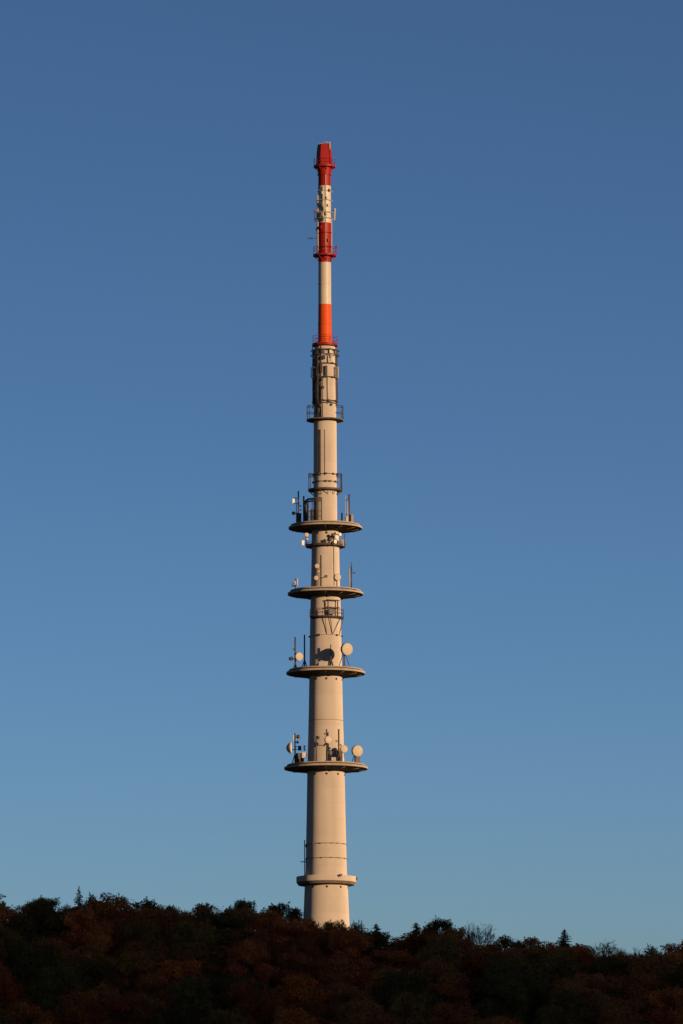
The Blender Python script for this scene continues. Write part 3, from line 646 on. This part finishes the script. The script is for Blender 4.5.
def bare(seed, spread=1.0, sparse=0.0):
    rn = random.Random(seed); mb = MB(); tk = MB()
    tk.tube((0, 0, -.5), (0, 0, 3.2), .28, .22, 8)
    def grow(p, dv, L, r, lv):
        q = p + dv * L; (tk if lv < 2 else mb).tube(p, q, r, r * .62, 5 if lv < 3 else 3, False)
        if lv >= 5: return
        for k in range(4 if lv < 2 else 3):
            nd = (dv + rnd_dir(rn) * .75 + Vector((0, 0, .22))).normalized(); nd.x *= spread; nd.y *= spread
            grow(p + dv * L * rn.uniform(.55, 1.0), nd.normalized(), L * rn.uniform(.6, .82), max(r * .55, .022), lv + 1)
    for k in range(4):
        a = k * 1.57 + rn.uniform(-.3, .3); grow(Vector((0, 0, 2.8)), Vector((math.cos(a) * .5 * spread, math.sin(a) * .5 * spread, 1)).normalized(), 2.9, .15, 0)
    return mb, tk
PROTO = {}
def proto(key, mm, leafmat):
    mb, tk = mm; o = {}
    for nme, b, m in (('crown', mb, leafmat), ('trunk', tk, M['bark'])):
        me = bpy.data.meshes.new(nme); me.from_pydata(b.v, [], b.f); me.materials.append(m)
        me.polygons.foreach_set('use_smooth', [nme == 'trunk'] * len(b.f)); o[nme] = bpy.data.objects.new(nme, me)
    PROTO[key] = o
    zs = sorted(v[2] for v in mb.v); o['top'] = zs[-1] if 'bare' in key or key in ('spruce', 'fir') else zs[int(len(zs) * .9985)]; o['wid'] = max(v[0] for v in mb.v) - min(v[0] for v in mb.v)
for k in range(5): proto('round%d' % k, broadleaf(20 + k, 1.0, 22, 560), LEAF['brown'])
for k in range(3): proto('layer%d' % k, broadleaf(40 + k, 1.1, 20, 560, True), LEAF['brown'])
for k in range(2): proto('loose%d' % k, broadleaf(60 + k, 1.05, 17, 400), LEAF['brown'])
proto('spruce', conifer(3, 3.3, 12.0, .3, .85, .36), LEAF['needle']); proto('fir', conifer(4, 2.9, 11.0, .2, .8, .26), LEAF['needle'])
proto('bare0', bare(5, 1.25), M['twig']); proto('bare1', bare(6, 1.5), M['twig'])
def tree(key, x, y, top, width, colour, label, name, group, rot=None):
    pr = PROTO[key]; gz = ground(x, y)
    t = thing(name, label, 'tree', (x, y, gz), group)
    t.rotation_euler = (0, 0, random.uniform(0, 6.28) if rot is None else rot)
    t.scale = (width / pr['wid'], width / pr['wid'], (top - gz) / pr['top'])
    for nme in ('crown', 'trunk'):
        c = pr[nme].copy(); COL.objects.link(c); c.parent = t
        if nme == 'crown' and colour:
            c.material_slots[0].link = 'OBJECT'; c.material_slots[0].material = LEAF[colour]
    return t
def px2x(x, y, d): return X(x, y, d)
GR = 'trees along the ridge skyline'
RIDGE = [  # pixel x, top pixel y, width px, depth offset, shape, colour, label
    (-2, 905, 46, -22, 'round0', 'brown', 'rounded brown treetop cut by the left edge of the photo, on the skyline'),
    (40, 895.5, 46, -20, 'layer0', 'dark green', 'broad dark tree on the skyline left of the thin spruce'),
    (66, 903, 20, -12, 'loose0', 'dark green', 'small loose treetop just left of the thin spruce'),
    (79, 884, 40, -16, 'spruce', None, 'thin pointed spruce standing highest on the left of the skyline'),
    (94, 892, 22, -12, 'loose1', 'dark green', 'narrow loose treetop just right of the thin spruce'),
    (116, 893, 44, -18, 'round1', 'brown', 'wide brownish tree on the skyline right of the thin spruce'),
    (149, 897.5, 44, -20, 'round2', 'dark green', 'wide dark green dome on the left skyline beside the brownish tree'),
    (175, 905, 36, -16, 'round3', 'dull olive', 'lower olive treetop in the dip of the left skyline'),
    (204, 902.5, 46, -22, 'round4', 'brown', 'smooth brown dome on the skyline midway between spruce and tower'),
    (242, 899.5, 40, -18, 'layer1', 'dark green', 'dark tree with tufted top on the skyline left of the tower'),
    (281, 902, 42, -17, 'layer2', 'dark green', 'last dark treetop on the skyline before the left side of the tower'),
    (306, 918.5, 30, -20, 'round0', 'brown', 'low brown tree hiding the left foot of the tower'),
    (333, 919.5, 34, -21, 'round1', 'dull olive', 'low olive tree hiding the right foot of the tower'),
    (352, 920.5, 24, -19, 'loose1', 'dark green', 'small ragged tree just right of the tower foot'),
    (361.5, 918.5, 20, -15, 'spruce', None, 'tiny slim spire of a conifer just right of the tower foot'),
    (376, 922.5, 60, -18, 'fir', None, 'dark bushy fir right of the tower, left of the dip in the skyline'),
    (398, 938, 30, -20, 'round2', 'brown', 'low brown treetop in the dip right of the tower'),
    (416, 921.5, 70, -19, 'fir', None, 'broad dark fir right of the dip in the skyline'),
    (438, 917.5, 40, -20, 'layer0', 'dark green', 'dark spreading tree left of the bare tree on the right skyline'),
    (456, 927, 30, -22, 'layer1', 'brown', 'brownish tree in front of the left side of the bare tree'),
    (477, 920, 34, -12, 'bare0', None, 'bare-branched tree with sky showing through on the right skyline'),
    (505, 935, 38, -20, 'loose0', 'dark green', 'ragged dark treetop right of the bare tree'),
    (530, 937, 36, -20, 'layer2', 'brown', 'low brown tree between the bare tree and the lone conical fir'),
    (548, 942, 30, -22, 'round3', 'rust red', 'low reddish tree at the left foot of the lone conical fir'),
    (564, 928.5, 52, -12, 'fir', None, 'lone conical fir on the right of the skyline'),
    (583, 947, 34, -19, 'round4', 'brown', 'low brown treetop right of the lone conical fir'),
    (604, 939, 36, -8, 'bare1', None, 'low bare twiggy bush-like tree right of the lone conical fir'),
    (632, 946, 30, -9, 'bare0', None, 'second, thinner bare twiggy treetop near the right of the skyline'),
    (655, 945, 26, -17, 'loose1', 'dull olive', 'ragged olive treetop left of the rounded tree at the right edge'),
    (680, 941, 46, -20, 'round1', 'rust red', 'rounded reddish treetop cut by the right edge, on the skyline'),
    (705, 942, 40, -20, 'round2', 'brown', 'brown treetop beyond the rounded reddish one at the right end'),
    (-30, 903, 44, -20, 'round3', 'brown', 'brown treetop beyond the left end of the skyline'),
    (618, 952, 34, -22, 'round0', 'rust red', 'low reddish tree in front of the bare twiggy treetops'),
    (492, 943, 34, -23, 'round2', 'brown', 'brown treetop at the right foot of the bare tree'),
]
cols = []
for (px, py, w, d, key, colr, lb) in RIDGE:
    s_ = sc(920) * D / (D + d); x = X(px, py, d)
    nm = 'conifer_tree' if key in ('spruce', 'fir') else ('bare_tree' if 'bare' in key else 'broadleaf_tree')
    tree(key, x, D + d, Z(py, d), w / s_ * (1.0 if key in ('spruce', 'fir') else 1.3), colr, lb, nm, GR); cols.append((x, px, nm, lb))
# slope below the skyline
rn = random.Random(77); slope = []
keys = ['round0', 'round1', 'round2', 'round3', 'round4', 'layer0', 'layer1', 'layer2', 'loose0', 'round1']
pal = ['rust red'] * 7 + ['brown'] * 9 + ['dull olive'] * 4 + ['dark green'] * 5
for i in range(31):                                                 # close second rank right under the skyline
    px = -38 + 25.5 * i + rn.uniform(-5, 5); d = -25.5 + rn.uniform(-1.5, 1.5)
    py = lerp(sorted((r_[0], r_[1]) for r_ in RIDGE if r_[4] not in ('spruce', 'bare0', 'bare1')), px) + rn.uniform(5, 11)
    x = X(px, max(py, 923 if 300 < px < 352 else 0), d); y = D + d
    slope.append([x, y, rn.choice(keys[:8]), rn.choice(pal), Z(max(py, 923.5 if 295 < px < 356 else 0), d) - ground(x, y)])
dd = 0; row = 0; yv = D - 34.0
while yv > D - 92:
    step = rn.uniform(7.6, 8.6); xv = -66 + (row % 2) * step * .5
    while xv < 66:
        x, y = xv + rn.uniform(-1.6, 1.6), yv + rn.uniform(-2.2, 2.2)
        tn = noise.noise((x * .045, y * .045, 3.3)); c = rn.choice(pal)
        if tn > .18: c = rn.choice(['rust red', 'rust red', 'brown'])
        elif tn < -.18: c = rn.choice(['dark green', 'dark green', 'dull olive'])
        slope.append([x, y, rn.choice(keys), c, rn.uniform(10.5, 14.0)])
        xv += step
    yv -= 9.5; row += 1
def screen(x, y, z):                                                # only to tell what the photo can show and to place accents
    v = cam.matrix_world.inverted() @ Vector((x, y, z)); return 341.5 + v.x / -v.z * FPX, 512 - v.y / -v.z * FPX
acc = [(22, 930), (90, 917), (152, 921), (292, 1008), (570, 960), (660, 955), (20, 1010)]
for ax_, ay_ in acc:                                                # brighter orange crowns seen in the photo
    best = min(slope, key=lambda s_: (lambda q: (q[0] - ax_) ** 2 + 3 * (q[1] - ay_) ** 2)(screen(s_[0], s_[1], ground(s_[0], s_[1]) + s_[4] - 3)))
    best[3] = 'bright orange'
short = {}
LM = [(c[0], c[3]) for c in cols if c[1] > -10 and c[1] < 690]
nick = {0: 'the brown treetop at the left edge', }
NICK = ['the left-edge treetop', 'the broad dark tree left of the spruce', 'the small loose treetop by the spruce', 'the thin left spruce', 'the narrow treetop right of the spruce',
        'the wide brownish skyline tree', 'the wide dark green dome', 'the olive treetop in the left dip', 'the smooth brown dome', 'the tufted dark skyline tree', 'the last treetop left of the tower',
        'the left foot of the tower', 'the right foot of the tower', 'the ragged tree right of the tower', 'the tiny conifer spire', 'the bushy fir right of the tower', 'the dip right of the tower',
        'the broad fir right of the dip', 'the spreading tree left of the bare tree', 'the brownish tree before the bare tree', 'the bare-branched tree', 'the ragged treetop right of the bare tree',
        'the low tree left of the conical fir', 'the reddish tree by the conical fir', 'the lone conical fir', 'the low treetop right of the conical fir', 'the low twiggy bare tree',
        'the second twiggy treetop', 'the ragged olive treetop at right', 'the right-edge treetop']
LMX = [(cols[i][0] / (D + RIDGE[i][3]), NICK[i]) for i in range(30)]
ORD = ['first', 'second', 'third', 'fourth', 'fifth', 'sixth', 'seventh', 'eighth', 'ninth', 'tenth', 'eleventh', 'twelfth']
vis = []
for s_ in slope:
    x, y, key, c, h = s_; gz = ground(x, y); sx, sy = screen(x, y, gz + h)
    if -34 < sx < 717 and sy < 1030: vis.append(s_)
bins = {}
for s_ in vis:
    nk = min(LMX, key=lambda q: abs(q[0] - s_[0] / s_[1]))[1]; bins.setdefault(nk, []).append(s_)
words = {'rust red': 'rust-red', 'brown': 'brown', 'dull olive': 'olive', 'dark green': 'dark green', 'bright orange': 'glowing orange'}
for nk, lst in bins.items():
    lst.sort(key=lambda s_: -s_[1])
    for k, (x, y, key, c, h) in enumerate(lst):
        tree(key, x, y, ground(x, y) + h, rn.uniform(9.8, 13.0), c, '%s tree, %s down the slope below %s' % (words[c], ORD[k] if k < 12 else 'last', nk),
             'broadleaf_tree', 'trees on the shaded hillside below the skyline')
print('TREES', len(RIDGE), len(vis), 'vert', GZ)
